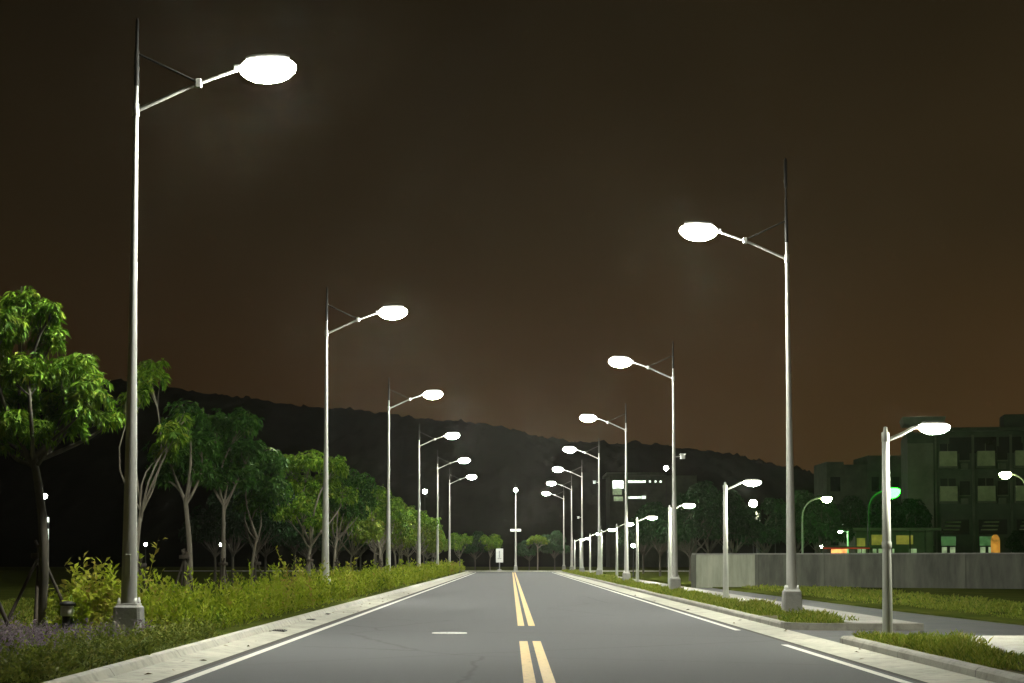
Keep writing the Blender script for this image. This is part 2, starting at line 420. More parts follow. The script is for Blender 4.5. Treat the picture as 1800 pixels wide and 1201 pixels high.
# raised verges
struct('verge', MB().box(-300, -4.78, -20, 186.9, -.02, .13), M['lawn'])
struct('verge', MB().prism([(5.58, 34.4), (6.2, 33.77), (8.1, 33.77), (8.1, 186.9), (5.58, 186.9)], -.02, .128), M['soil'])
struct('verge', MB().box(5.58, 14, -20, 28.05, -.02, .128), M['soil'])
struct('verge', MB().prism([(11.9, 12), (60, 12), (60, 88), (9.9, 84), (10.4, 45)], -.02, .06), M['lawn'])
struct('verge', MB().box(9.2, 300, 90, 186.9, -.02, .10), M['lawn'])
struct('verge', MB().box(-300, 300, YE + .2, 420, -.02, .13), M['lawn'])
struct('sidewalk', MB().prism([(6.78, 33.78), (8.08, 33.78), (8.08, 186), (6.78, 186)], .1, .149), M['walk'])
struct('sidewalk', MB().box(6.72, 13.98, -20, 28.04, .1, .149), M['walk'])
struct('driveway', MB().prism([(5.424, 28.205), (14, 28.205), (14, 12), (11.9, 12), (10.4, 45), (9.9, 84), (8.1, 84), (8.1, 33.6), (6.32, 33.6), (5.424, 34.4)], -.02, .012), M['lane'])
struct('footpath', MB().prism([(-7.5, 29.6), (-10.5, 29.6), (-10.5, 31.2), (-7.5, 31.2)], .1, .16), M['walk'])
# painted lines
def line(x, w, y0, y1, z=.004): return sheet(x - w / 2, x + w / 2, y0, y1, z)
for x in (.215, .44):
    struct('yellow_line', line(x, .14, -15, 29.4), M['yellow'])
    struct('yellow_line', line(x, .14, 36.2, 190), M['yellow'])
struct('edge_line', line(-3.80, .13, -15, 187), M['white'])
struct('edge_line', line(4.50, .12, -15, 28.2), M['white'])
struct('edge_line', line(4.50, .12, 33.9, 187), M['white'])
# manhole
mh = empty('manhole_cover', at(790, 1113, 32.6).xy.to_3d())
tag(mh, 'pale round manhole cover set in the left lane of the road', 'manhole cover')
b = MB().lathe([(0, .010), (.25, .010), (.25, .004), (0.25, -.01)], 28)
for a in range(6): b.box(-.2 + a * .07, -.17 + a * .07, -.12, .12, .0105, .015)
b.build('lid', M['signg'], mh)
MB().lathe([(.255, .004), (.255, .012), (.33, .012), (.34, .003)], 28).build('rim', M['white'], mh)
# drain inlets in the left kerb
dr = [(572, 1079, .045), (545, 1089, .04), (492, 1108, .04)]
for i, (px, py, z) in enumerate(dr):
    Y = 3000 * (1.4 - z) / (py - 984); X = (px - 898) / 3000 * Y
    d = empty('drain_grate', (X, Y, z - .005))
    tag(d, ['farthest small dark drain grate in the left gutter, by the second lamp', 'middle small dark drain grate in the left gutter', 'nearest small dark drain grate in the left gutter'][i], 'drain', 'drain grates in the left gutter')
    MB().box(-.13, .13, -.2, .2, -.02, .012, chamfer=.004).build('frame', M['dark'], d)
    g = MB()
    for q in range(5): g.box(-.1 + q * .045, -.08 + q * .045, -.17, .17, .0125, .022)
    g.build('bars', M['seam'], d)

# ---------------------------------------------------------------- hill
ridge = [(-900, 640), (-200, 655), (100, 668), (270, 685), (350, 698), (450, 711), (560, 727), (680, 737), (760, 749), (860, 757), (930, 775), (1000, 788), (1130, 790), (1200, 800), (1300, 820), (1360, 838), (1450, 848), (1700, 850), (2800, 862)]
rp = np.array(ridge, float)
def hill():
    nx, ny = 700, 60; vs = []; fs = []
    for j in range(ny):
        t = j / (ny - 1); y = 300 + 330 * t
        for i in range(nx):
            x = -440 + 880 * i / (nx - 1)
            px = 898 + x / 600 * F; zt = CAM_H + (984 - np.interp(px, rp[:, 0], rp[:, 1])) / F * 600
            prof = math.sin(min(1, t / .909) * math.pi / 2) ** 1.4
            if t > .909: prof = 1 - (t - .909) * 2
            tree = noise.noise(Vector((x * .16, y * .16, 1))) * 1.5 + noise.noise(Vector((x * .5, y * .5, 7))) * 1.6 + noise.noise(Vector((x * 1.1, y * 1.1, 9))) * .9
            vs.append((x, y, zt * prof + tree * min(1, t * 4) - .5 * (t == 0)))
    for j in range(ny - 1):
        for i in range(nx - 1):
            a = j * nx + i; fs.append((a, a + 1, a + nx + 1, a + nx))
    return MB().add(vs, fs, True)
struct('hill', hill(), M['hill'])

# ---------------------------------------------------------------- tall street lamps
JOINT, HEADZ, TOPZ, REACH = 8.62, 9.31, 10.1, 2.15
def bowl(a, b, h, n=16, m=4, z0=0.0):
    rings = []
    for i in range(m + 1):
        q = math.pi / 2 * i / (m + .25)
        rings.append([(a * math.cos(q) * math.cos(2 * math.pi * k / n), b * math.cos(q) * math.sin(2 * math.pi * k / n), z0 - h * math.sin(q)) for k in range(n)])
    return MB().shell(rings, True)
def canopy(a, b, h, n=20, m=4, z0=0.0):
    rings = [[(a * 1.0 * math.cos(2 * math.pi * k / n), b * math.sin(2 * math.pi * k / n), z0 - .03) for k in range(n)]]
    for i in range(m + 1):
        q = math.pi / 2 * i / (m + .35)
        rings.append([(a * math.cos(q) ** .7 * math.cos(2 * math.pi * k / n), b * math.cos(q) ** .7 * math.sin(2 * math.pi * k / n), z0 + h * math.sin(q)) for k in range(n)])
    return MB().shell(rings, True)
def glass(a, b, h, top, n=18):      # lamp glass made oversize to imitate bloom, fullest just under its rim
    rings = []
    for q in (-84, -62, -42, -24, -8, 8, 30, 52):
        c, sn = math.cos(R(q)), math.sin(R(q)); z = (h if q < 0 else top * 1.25) * sn
        rings.append([(a * c * math.cos(2 * math.pi * k / n), b * c * math.sin(2 * math.pi * k / n), z) for k in range(n)])
    return MB().shell(rings, True)
def make_street_lamp():
    r = empty('street_lamp', (0, 0, 0))
    p = MB().box(-.24, .24, -.24, .24, -.1, .54, top=.86, chamfer=.035); p.build('plinth', M['plinth'], r)
    bp = MB().box(-.17, .17, -.17, .17, .54, .565, chamfer=.006).build('base_plate', M['steel'], r)
    for x in (-.13, .13):
        for y in (-.13, .13): MB().lathe([(0, .66), (.018, .655), (.02, .62), (.03, .62), (.03, .565)], 8, (x, y, 0)).build('bolt', M['steel'], bp)
    pole = MB().lathe([(.135, .566), (.128, .7), (.068, 4.9), (.043, JOINT), (.036, JOINT + .4)], 18).build('pole', M['steel'], r)
    MB().box(-.045, .045, -.137, -.118, 1.0, 1.36, chamfer=.006).build('access_cover', M['steel2'], pole)
    MB().lathe([(.037, JOINT + .4), (.045, JOINT + .42), (.045, JOINT + .95), (.034, JOINT + 1.0), (.03, TOPZ), (.012, TOPZ + .05), (0, TOPZ + .06)], 12).build('mast', M['mast'], r)
    # arm
    hx = REACH - .48
    arm = MB().tube([(.03, 0, JOINT), (.9, 0, JOINT + .40), (hx - .25, 0, HEADZ - .10), (hx, 0, HEADZ - .015), (hx + .16, 0, HEADZ)], [.034, .031, .028, .028, .03], 10).build('arm', M['steel'], r)
    MB().lathe([(.045, JOINT - .1), (.062, JOINT - .09), (.062, JOINT + .1), (.045, JOINT + .11)], 14).build('collar', M['steel'], arm)
    MB().box(.97, 1.07, -.05, .05, JOINT + .38, JOINT + .52, chamfer=.012).build('clamp', M['steel'], arm)
    MB().tube([(.03, 0, JOINT + .93), (1.02, 0, JOINT + .46)], .02, 8).build('tie_rod', M['mast'], r)
    hd = canopy(.36, .11, .05, z0=.17).build('lamp_head', M['head'], r); hd.location = (REACH, 0, HEADZ + .03); hd.rotation_euler = (0, R(-2), 0)
    MB().box(-.56, -.40, -.06, .06, -.03, .05, chamfer=.015).build('socket', M['head'], hd)
    glass(.47, .21, .27, .14).build('bowl', M['lens'], hd)
    return r
lamp = make_street_lamp()
used = [False]
def place(proto, used, loc, rz, label, cat, group, tilt=0.0, sc=None):
    o = proto if not used[0] else copy_tree(proto); used[0] = True
    o.location = loc; o.rotation_euler = (0, tilt, rz)
    if sc: o.scale = sc
    return tag(o, label, cat, group)
ORD = ['nearest', 'second', 'third', 'fourth', 'fifth', 'sixth', 'seventh', 'eighth', 'ninth', 'tenth']
leftx = [(-6.16, R(.15)), (-5.99, 0), (-5.94, 0), (-5.94, 0), (-5.93, 0), (-5.95, 0)]
for i, (x, t) in enumerate(leftx):
    lab = 'tall grey street lamp closest of all, left kerb, plinth among plants' if i == 0 else \
          ('tall grey street lamp farthest along the left kerb' if i == 5 else f'tall grey street lamp, {ORD[i]} from the near end of the left kerb')
    place(lamp, used, (x, 27.6 * (i + 1), .13), 0, lab, 'street lamp', 'tall street lamps on the left kerb', tilt=t)
rightx = [(6.80, R(-.35)), (6.62, R(-.2)), (6.53, 0), (6.42, 0), (6.33, 0), (6.39, 0), (6.42, 0)]
for i, (x, t) in enumerate(rightx):
    lab = 'tall grey street lamp nearest on the right kerb with grass round its plinth' if i == 0 else \
          ('tall grey street lamp farthest along the right kerb' if i == 6 else f'tall grey street lamp, {ORD[i]} from the near end of the right kerb')
    ro = place(lamp, used, (x, 27.6 * (i + 1.5), .13), math.pi, lab, 'street lamp', 'tall street lamps on the right kerb', tilt=-t)
    if i == 0: MB().lathe([(.022, TOPZ - .1), (.022, TOPZ + .25), (.042, TOPZ + .3), (.042, TOPZ + .95), (.015, TOPZ + 1.0), (0, TOPZ + 1.02)], 10).build('antenna', M['mast'], ro)
place(lamp, used, (.56, YE + 1.2, .13), R(-90), 'tall street lamp facing straight down the road at the far junction', 'street lamp', None)

# small boxes and cameras fixed to the right poles
def cam_box(loc, label, rz=0):
    o = empty('security_camera', loc, rz); tag(o, label, 'camera', 'cameras fixed to lamp poles')
    MB().tube([(.06, 0, 0), (.30, 0, .02)], .022, 8).build('bracket', M['steel'], o)
    MB().box(.24, .42, -.22, .14, -.09, .09, chamfer=.03).build('housing', M['signw'], o)
    MB().box(.21, .45, -.27, .16, .092, .108, chamfer=.005).build('sun_shield', M['signw'], o)
    return o
for i, (idx, py, rz, lab) in enumerate([(1, 803, 0, 'white camera box bracketed to the second tall pole of the right kerb'),
                                       (3, 848, math.pi, 'white camera box bracketed to the fourth tall pole of the right kerb'),
                                       (4, 910, math.pi, 'white camera box low on the fifth tall pole of the right kerb')]):
    Y = 27.6 * (idx + 1.5); cam_box((rightx[idx][0], Y, at(1000, py, Y).z), lab, rz)
o = empty('crossing_sign', (.56, YE + 1.2, at(906, 932, YE).z)); tag(o, 'small pale twin plate clamped halfway up the far junction lamp', 'sign')
MB().box(-.62, -.12, -.12, -.09, -.14, .14, chamfer=.008).build('plate', M['signw'], o)
MB().box(.12, .62, -.12, -.09, -.14, .14, chamfer=.008).build('plate', M['signw'], o)
MB().box(-.64, .64, -.088, -.06, -.03, .03).build('bracket', M['steel'], o)
# white signboard at the junction
sp = at(878, 1000, YE); s0 = empty('road_sign', (sp.x, YE + .8, .13)); tag(s0, 'white upright rectangular sign board on a short post at the junction', 'sign')
MB().box(-.42, .42, -.05, 0, .95, 2.55, chamfer=.012).build('board', M['signw'], s0)
MB().add([(-.02 + x, -.056, z) for x, z in ((-.2, 1.35), (.22, 1.35), (.22, 1.45), (-.2, 1.45))], [(0, 1, 2, 3)]).add([(x, -.056, z) for x, z in ((-.08, 1.5), (.06, 1.5), (.06, 2.3), (-.08, 2.3))], [(0, 1, 2, 3)]).build('marking', M['signg'], s0)
MB().tube([(0, .06, -.05), (0, .06, 2.4)], .05, 10).build('post', M['steel'], s0)
MB().box(-.3, .3, -.25, .3, -.05, .16, top=.7, chamfer=.02).build('footing', M['plinth'], s0)

# ---------------------------------------------------------------- small path lamps on the right
def make_path_lamp():
    r = empty('path_lamp', (0, 0, 0)); H = 3.62
    MB().box(-.16, .16, -.16, .16, -.1, .03, chamfer=.01).build('base_plate', M['plinth'], r)
    p = MB().lathe([(.095, .03), (.09, .4), (.078, 1.6), (.0785, 1.62), (.062, H), (.0, H + .01)], 14).build('pole', M['steel2'], r)
    MB().lathe([(.083, 1.58), (.088, 1.6), (.088, 1.68), (.083, 1.7)], 14).build('ring', M['steel2'], p)
    MB().lathe([(.066, H - .16), (.07, H - .15), (.07, H), (.04, H + .02), (.03, H + .10), (0, H + .11)], 12).build('cap', M['steel2'], p)
    MB().tube([(.04, 0, H - .13), (.30, 0, H - .02), (.50, 0, H + .09), (.62, 0, H + .11)], [.035, .032, .03, .03], 8).build('arm', M['steel2'], r)
    h = canopy(.22, .09, .035, 16, z0=.045).build('lamp_head', M['head'], r); h.location = (.86, 0, H + .13)
    glass(.29, .13, .15, .045, 14).build('lens', M['lens_s'], h).location = (0, 0, -.01)
    return r
plamp = make_path_lamp(); used = [False]
pl = [(1558, 27.75, .922), (1275, 54.0, 1.0), (1177, 74.5, .98), (1120, 96, .98), (1084, 117, 1.0), (1057, 139, 1.0), (1037, 161, 1.0), (1020, 180, .95), (1010, 192, .95)]
for i, (px, Y, s) in enumerate(pl):
    X = (px - 898) / F * Y
    lab = 'short grey path lamp nearest at right, on the grassy block before the driveway' if i == 0 else \
          ('short grey path lamp farthest down the right sidewalk' if i == len(pl) - 1 else f'short grey path lamp beside the right sidewalk, {ORD[i]} from the near end')
    place(plamp, used, (X, Y, .128), 0, lab, 'path lamp', 'short path lamps along the right sidewalk', sc=(s, s, s))

# ---------------------------------------------------------------- curved park lamps behind the wall, globe lamps
def curved_lamp(pxp, pxh, pyh, Y, lens, label, sc=1.0, drop=0):
    P = at(pxh, pyh, Y); x0 = (pxp - 898) / F * Y; o = empty('curved_lamp', (x0, Y, 0)); tag(o, label, 'street lamp', 'curved lamps behind the wall')
    dx = P.x - x0; H = P.z; sgn = 1 if dx > 0 else -1; rr = min(1.3, abs(dx) * .8)
    pts = [(0, 0, 0), (0, 0, H * .5), (0, 0, H - rr)] + [(sgn * (rr - rr * math.cos(a)), 0, H - rr + rr * math.sin(a)) for a in [k * math.pi / 2 / 6 for k in range(1, 7)]] + [(dx - sgn * .2, 0, H + .03)]
    MB().tube(pts, [.09, .07] + [.055] * (len(pts) - 2), 10).build('pole', M['dark' if lens is M['lens_g'] else 'head'], o)
    h = canopy(.36, .17, .10, 14).build('lamp_head', M['head'], o); h.location = (dx, 0, H + .04); h.scale = (sc, sc, sc)
    glass(.38, .28, .34, .09, 12).build('lens', lens, h).location = (0, 0, -.03)
    return o
curved_lamp(1410, 1453, 876, 122, M['lens_y'], 'curved grey lamp glowing yellow-green behind the middle of the wall')
curved_lamp(1526, 1567, 862, 112, M['lens_g'], 'curved lamp with brilliant green light beside the nearest path lamp pole', 1.55)
curved_lamp(1806, 1767, 833, 104, M['lens_y'], 'curved lamp glowing yellow-green in front of the apartment block')

def globe_lamp(px, py, Y, lens, label, r=.14, group='small garden lamps far off in the dark', name='garden_lamp'):
    P = at(px, py, Y); o = empty(name, (P.x, Y, 0.0)); tag(o, label, 'lamp', group)
    MB().lathe([(.10, -.05), (.10, .12), (.045, .2), (.04, P.z - r * 1.2), (.07, P.z - r)], 10).build('post', M['dark'], o)
    MB().lathe([(r * math.cos(a) + .001, P.z + r * math.sin(a)) for a in [R(-80 + 20 * k) for k in range(8)]], 12).build('globe', lens, o)
    MB().lathe([(r * .8, P.z + r * .75), (r * .9, P.z + r * .85), (.02, P.z + r * 1.15), (0, P.z + r * 1.2)], 12).build('cap', M['dark'], o)
    return o
globe_lamp(78, 872, 74, M['lens_far'], 'garden lamp on a thin post at far left beside the nearest tree trunk', .12)
globe_lamp(256, 957, 150, M['lens_far'], 'tiny garden lamp seen between the first tall pole and second tree', .14)
globe_lamp(388, 957, 150, M['lens_far'], 'tiny garden lamp shining beside the fourth tree trunk on the left', .17)
globe_lamp(747, 864, 250, M['lens_far'], 'tall distant lamp shining just right of the fourth left lamp pole', .34)
globe_lamp(695, 951, 170, M['lens_far'], 'faint tiny garden lamp low behind the third left lamp pole', .08)
globe_lamp(1171, 823, 260, M['lens_far'], 'high distant lamp just left of the second right lamp pole', .36)
globe_lamp(1113, 959, 130, M['lens_far'], 'low distant lamp between the sidewalk path lamps', .15)
globe_lamp(1283, 945, 120, M['lens_far'], 'low garden lamp behind the wall just right of the second path lamp', .12)
globe_lamp(1363, 937, 125, M['lens_far'], 'faint low garden lamp behind the wall left of the nearest right tall pole', .06)
globe_lamp(1444, 961, 118, M['lens_far'], 'small pale lamp peeping just over the wall by the orange strip', .09)
# post-top star light with two white columns
st = globe_lamp(1324, 885, 130, M['lens_w'], 'yellow-white globe lamp above a lit column behind the wall', .30, None)
P = at(1332, 900, 131); o = empty('lit_column', (P.x, 131, 0)); tag(o, 'slim white fluted column lit from above behind the wall', 'column')
MB().lathe([(.26, 0), (.26, .3), (.14, .5), (.14, at(0, 948, 131).z)], 10).build('base', M['dark'], o)
g = MB(); zt, zb = P.z, at(0, 948, 131).z
for a in range(5): g.tube([(.13 * math.cos(a * 1.257), .13 * math.sin(a * 1.257), zb), (.13 * math.cos(a * 1.257), .13 * math.sin(a * 1.257), zt)], .05, 6)
g.build('shaft', M['signw'], o)
P = at(1477, 935, 117); o = empty('bracket_lamp', (at(1490, 935, 117).x, 117, 0)); tag(o, 'short white post lamp with a left bracket behind the wall', 'lamp')
MB().lathe([(.1, 0), (.07, .2), (.06, P.z - .1), (.06, P.z + .05), (0, P.z + .08)], 10).build('post', M['signw'], o)
MB().tube([(0, 0, P.z), (P.x - o.location.x, 0, P.z + .1)], .025, 8).build('arm', M['steel2'], o)
h = canopy(.17, .12, .07, 12).build('lamp_head', M['head'], o); h.location = (P.x - o.location.x, 0, P.z + .06)
bowl(.16, .11, .12, 10, 3).build('lens', M['lens_far'], h).location = (0, 0, -.034)
# light column far left
P = at(84, 945, 100); o = empty('light_column', (P.x, 100, .1)); tag(o, 'slim white light column standing far off at the left', 'lamp')
MB().box(-.05, .05, -.05, .05, -.1, 2.1, chamfer=.01).build('post', M['dark'], o)
MB().box(-.045, .045, -.045, .045, 2.1, 3.1, chamfer=.01).build('tube', M['glow'], o)
MB().box(-.06, .06, -.06, .06, 3.1, 3.5, chamfer=.01).build('cap', M['dark'], o)
MB().box(-.05, .05, -.05, .05, 3.5, 3.78, chamfer=.015).build('top_light', M['glow'], o)
# bollard light
P = at(118, 1110, 28.3); o = empty('bollard_light', (P.x, 28.3, .13)); tag(o, 'black bollard light with pale glass ring among the purple plants', 'bollard')
MB().lathe([(.12, -.1), (.12, .03), (.085, .05), (.085, .34)], 16).build('post', M['dark'], o)
MB().lathe([(.10, .34), (.115, .36), (.11, .50), (.10, .51)], 16).build('glass_ring', M['frost'], o)
MB().lathe([(.09, .51), (.135, .515), (.13, .56), (.06, .585), (0, .59)], 16).build('cap', M['dark'], o)

# ---------------------------------------------------------------- wall on the right
A = Vector((9.45, 88.0)); B = Vector((30.0, 74.0)); L = (B - A).length; ang = math.atan2(B.y - A.y, B.x - A.x)
w = empty('boundary_wall', (A.x, A.y, 0), ang); tag(w, 'long grey rendered boundary wall behind the right verge', 'wall')
nb = 7; ZT = 1.72
for i in range(nb):
    x0, x1 = L * i / nb, L * (i + 1) / nb
    MB().box(x0 + .012, x1 - .012, 0, .2, -.1, ZT - .06, chamfer=.01).build('panel', M['pale_panel' if i == 0 else 'wallp'], w)
for i in range(nb + 1):
    MB().box(L * i / nb - .10, L * i / nb + .10, -.035, -.004, -.1, ZT - .06).build('pilaster', M['wallp'], w)
MB().box(-.12, L + .12, -.06, .26, ZT - .058, ZT, chamfer=.012).build('coping', M['plinth'], w)
MB().box(-.2, -.004, .0, 6.0, -.1, ZT - .062).build('return_wall', M['wallp'], w)

# orange glow behind the wall, carried by an added low box
P0, P1 = at(1463, 973, 110), at(1486, 966, 110)
o = empty('glow_box', ((P0.x + P1.x) / 2, 110, 0)); tag(o, 'added low box with orange glowing strip peeping over the wall', 'glow_box')
MB().box(-1.2, 2.1, 0, 1.6, 0, 1.5, chamfer=.02).build('body', M['bdark'], o)
MB().box(-.5, .5, -.06, -.004, P0.z - .35, P1.z + .02, chamfer=.015).build('light_strip', M['glow_r'], o)
MB().box(-1.0, 2.0, -.03, -.002, P1.z + .03, P1.z + .12).build('red_strip', M['glow_red'], o)
MB().box(-1.3, 2.2, -.12, 1.7, P1.z + .125, P1.z + .2, chamfer=.02).build('roof', M['bdark'], o)

# ---------------------------------------------------------------- buildings
def apartment():
    P = at(1597, 970, 150); o = empty('apartment_building', (P.x, 150, 0), R(-10))
    tag(o, 'dim apartment block with pale balcony panels at far right', 'building')
    Wd, D, H = 17.0, 11.0, 12.6
    MB().box(0, Wd, 0, D, 0, H).build('wall', M['bdark'], o)
    MB().box(.0, 2.2, -.35, -.004, 2.6, 11.6).build('end_panel', M['bwall'], o)
    rf = MB().box(2.2, Wd + .4, -.9, D + .3, H + .003, H + .32, chamfer=.05).build('roof', M['bdark'], o)
    MB().box(8.4, 10.6, 1.5, 5, H + .322, H + 1.6, chamfer=.04).build('roof_hut', M['bdark'], rf)
    MB().box(-.3, 3.1, -.8, 4.0, 13.3, 13.9, top=1.1, chamfer=.04).build('canopy', M['bwall'], o)
    for x in (.3, 2.4): MB().box(x, x + .25, .5, .8, 11.6, 13.3).build('canopy_post', M['bdark'], o)
    bays = [2.7, 5.9, 9.1, 12.3]
    for bx in bays:
        for fl in range(3):
            z = 2.9 + fl * 3.05
            if fl == 0:
                wd = MB().box(bx + .1, bx + 2.5, -.03, -.003, 3.6, 4.9).build('window', M['glass'], o); continue
            pan = MB().box(bx, bx + 1.5, -.75, -.62, z + .55, z + 1.85, chamfer=.02).build('balcony', M['panel'], o)
            MB().box(bx - .05, bx + 1.55, -.8, -.004, z + .35, z + .545, chamfer=.02).build('slab', M['bwall'], pan)
            for sx in (bx - .02, bx + 1.44):
                MB().box(sx, sx + .06, -.612, -.006, z + .55, z + 1.80).build('side_panel', M['bwall'], pan)
            wd = MB().box(bx + .1, bx + 1.4, -.03, -.003, z + .6, z + 2.55).build('window', M['glass'], o)
            MB().box(bx + .72, bx + .78, -.06, -.033, z + .6, z + 2.55).build('mullion', M['bwall'], wd)
            MB().box(bx + 1.8, bx + 2.45, -.38, -.006, z + .28, z + .80, chamfer=.03).build('air_conditioner', M['bwall'], o)
            w2 = MB().box(bx + 1.75, bx + 2.6, -.03, -.003, z + 1.1, z + 2.3).build('window', M['glass'], o)
            MB().box(bx + 1.7, bx + 2.65, -.1, -.004, z + .98, z + 1.09).build('sill', M['bwall'], w2)
        for xx in (bx - .28, bx + 2.86):
            MB().box(xx - .07, xx + .07, -.22, -.005, 0, H - .3).build('pilaster', M['bwall'], o)
        # slatted awnings over the ground floor
        for q in range(3):
            MB().box(bx + .25 + q * .12, bx + 1.6 + q * .06, -.95 - q * .12, -.30, 3.95 + q * .33, 4.05 + q * .33).build('awning', M['panel'], o)
    # lit ground floor
    for bx, mm in ((2.7, 'glow_g'), (5.95, 'glow_g')):
        MB().box(bx + .1, bx + 1.35, -.06, -.006, 2.62, 3.42).build('lit_panel', M[mm], o)
        for q in (0, .7):
            MB().box(bx + .15 + q, bx + .58 + q, -.06, -.006, 1.2, 2.5).build('lit_window', M['glow_w'], o)
    d = MB().shell([[(7.0 + .38 + .38 * math.cos(a) * (1 if 0 else 1), y, 3.05 + .55 * math.sin(a)) if 0 <= a <= math.pi else (7.0, y, 1.2) for a in [math.pi * k / 8 for k in range(9)]] + [(7.0, y, 1.2), (7.76, y, 1.2)] for y in (-.10, -.007)]).build('arched_door', M['glow_o'], o)
    for q in (0, .9): MB().box(9.2 + q, 9.65 + q, -.05, -.006, 1.5, 2.4).build('lit_window', M['glow_g'], o)
    # top floor glazed band
    for q in range(6):
        MB().box(3.6 + q * 2.1, 5.5 + q * 2.1, -.04, -.006, 10.7, 12.1).build('top_window', M['glass'], o)
    return o
apartment()
def shop():
    P = at(1504, 970, 134); Q = at(1640, 926, 134)
    o = empty('shop_building', (P.x, 134, 0)); tag(o, 'low flat roofed shop with yellow lit front behind the wall', 'building')
    Wd = Q.x - P.x; H = Q.z
    MB().box(0, Wd, 0, 7, 0, H - .32).build('wall', M['bwall'], o)
    MB().box(-.5, Wd + .4, -1.1, 7.3, H - .318, H - .1, chamfer=.03).build('roof', M['bwall'], o)
    for i, (x0, x1, z0, z1, mm) in enumerate([(.1, .75, 2.3, 3.1, 'glow_y'), (1.2, 2.1, 2.55, 3.35, 'glow_y'), (3.2, 4.5, 2.6, 3.3, 'glow_y')]):
        MB().box(x0, x1, -.05, -.004, z0, z1).build('lit_panel', M[mm], o)  # glowing patches stand in for lamplight on the shop wall
    for x0 in (.15, .5, 1.35, 1.8, 2.75, 4.2, 4.5):
        f = MB().box(x0, x0 + .28, -.05, -.004, 1.3, 2.25).build('lit_window', M['glow_w'], o)
    for x0 in (.95, 2.55, 4.0, 5.2): MB().box(x0, x0 + .1, -1.0, -.9, 0, H - .32).build('post', M['bdark'], o)
shop()
def dark_block():
    o = empty('office_building', (35.2, 190, 0)); tag(o, 'unlit stepped office block behind the shop, dark against the sky', 'building')
    MB().box(0, 1.9, 0, 8, 0, 12.3).build('wing', M['bdark'], o)
    MB().box(1.904, 4.6, .3, 8, 0, 12.0).build('wing', M['bdark'], o)
    MB().box(4.604, 9.6, 0, 8, 0, 13.0).build('tower', M['bdark'], o)
    for i in range(4):
        for j in range(3): MB().box(5 + i * 1.15, 5.8 + i * 1.15, -.04, -.004, 3 + j * 3, 4.6 + j * 3).build('window', M['glass'], o)
    for j in range(3): MB().box(.4, 1.5, -.04, -.004, 3 + j * 3, 4.6 + j * 3).build('window', M['glass'], o)
dark_block()
def hill_building():
    Y = 290; P = at(1070, 985, Y); o = empty('hillside_building', (P.x, Y, 0)); tag(o, 'distant dark building with bright window strips below the hill', 'building')
    X = lambda px: at(px, 900, Y).x - P.x
    Z = lambda py: at(900, py, Y).z
    MB().box(X(1072), X(1225), 0, 12, 0, Z(836)).build('wall', M['bdark'], o)
    MB().box(X(1066), X(1170), -.5, 12.4, Z(836) + .01, Z(833) + .2).build('roof', M['bdark'], o)
    def strip(x0, x1, y0, y1, n=1, m='glow', name='lit_window'):
        MB().box(X(x0), X(x1), -.12, -.004, Z(y1), Z(y0)).build(name, M[m], o)
    strip(1077, 1096, 845, 859); strip(1079, 1095, 873, 881, m='glow_w')
    strip(1077, 1093, 860, 870, m='glow_w')
    strip(1104, 1135, 845, 848.5); strip(1104, 1127, 873, 876.5); strip(1128, 1135, 872, 877)
    for x in (1141, 1151, 1160): strip(x, x + 3, 845, 848.5)
hill_building()

# ---------------------------------------------------------------- trees
def limb(mb, a, b, r0, r1, rng, n=6, bend=.12, seg=5):
    a, b = Vector(a), Vector(b); d = (b - a).length
    off = Vector(rng.normal(size=3)) * bend * d
    pts = [a.lerp(b, t) + off * math.sin(math.pi * t) for t in np.linspace(0, 1, seg)]
    mb.tube(pts, list(np.linspace(r0, r1, seg)), n, cap=False); return pts
def tree(name, seed, clumps, trunk_top, r_tr, leafm, barkm, lean=(0, 0), L=.2, W=.06, dens=90, k=8, droop=.6, cap=.25):
    """clumps: (x,y,z,radius); leaves in drooping whorls over each clump's outer surface"""
    rng = np.random.default_rng(seed); root = empty(name, (0, 0, 0))
    mb = MB(); fork = Vector((lean[0], lean[1], trunk_top))
    limb(mb, (0, 0, -.1), fork, r_tr, r_tr * .62, rng, 9, .035, 7)
    Vs = []; Ts = []
    for (x, y, z, r) in clumps:
        c = Vector((x, y, z)); pts = limb(mb, fork - Vector((0, 0, rng.uniform(0, .25))), c - Vector((0, 0, r * .3)), r_tr * .45, r_tr * .16, rng, 6, .10, 6)
        n = int(dens * r * r / .25)
        for q in range(5):
            e_ = Vector(norm(rng.normal(size=3) + np.array([0, 0, .4]))) * r * .8
            limb(mb, pts[-2], c + e_, r_tr * .13, r_tr * .05, rng, 4, .1, 3)
        u = norm(rng.normal(size=(n, 3))); u = u[u[:, 2] > -.75]
        rad = r * (rng.random((len(u), 1)) ** .45) * (1 + .22 * np.sin(u[:, :1] * 5 + seed) * np.cos(u[:, 1:2] * 6))
        p = np.array([x, y, z]) + u * rad * np.array([1.08, 1.08, .85])
        V = rosettes(p, u + np.array([0, 0, .45]), k, L, W, rng, droop)
        Vs.append(V); t0 = np.clip(rng.normal(.45, .16, len(p)), 0, 1); Ts.append(np.clip(np.repeat(t0, k) + rng.normal(0, .13, len(p) * k), 0, 1))
    mb.build('trunk', barkm, root)
    leaf_object('crown', np.concatenate(Vs), np.concatenate(Ts), leafm, root)
    return root
def auto_clumps(seed, n, zc, rx, rz, rc, vase=0.0):
    rng = np.random.default_rng(seed); out = []
    for i in range(n):
        a = 2 * math.pi * (i / n + rng.uniform(-.06, .06)) * 1.0 + seed; q = (i * .618) % 1
        rr = rx * (.35 + .65 * math.sqrt(q)); zz = zc + rz * rng.uniform(-1, 1) * (1 - .35 * q) + vase * (.5 - q)
        out.append((rr * math.cos(a * 2.4), rr * math.sin(a * 2.4), zz, rc * rng.uniform(.75, 1.2)))
    return out
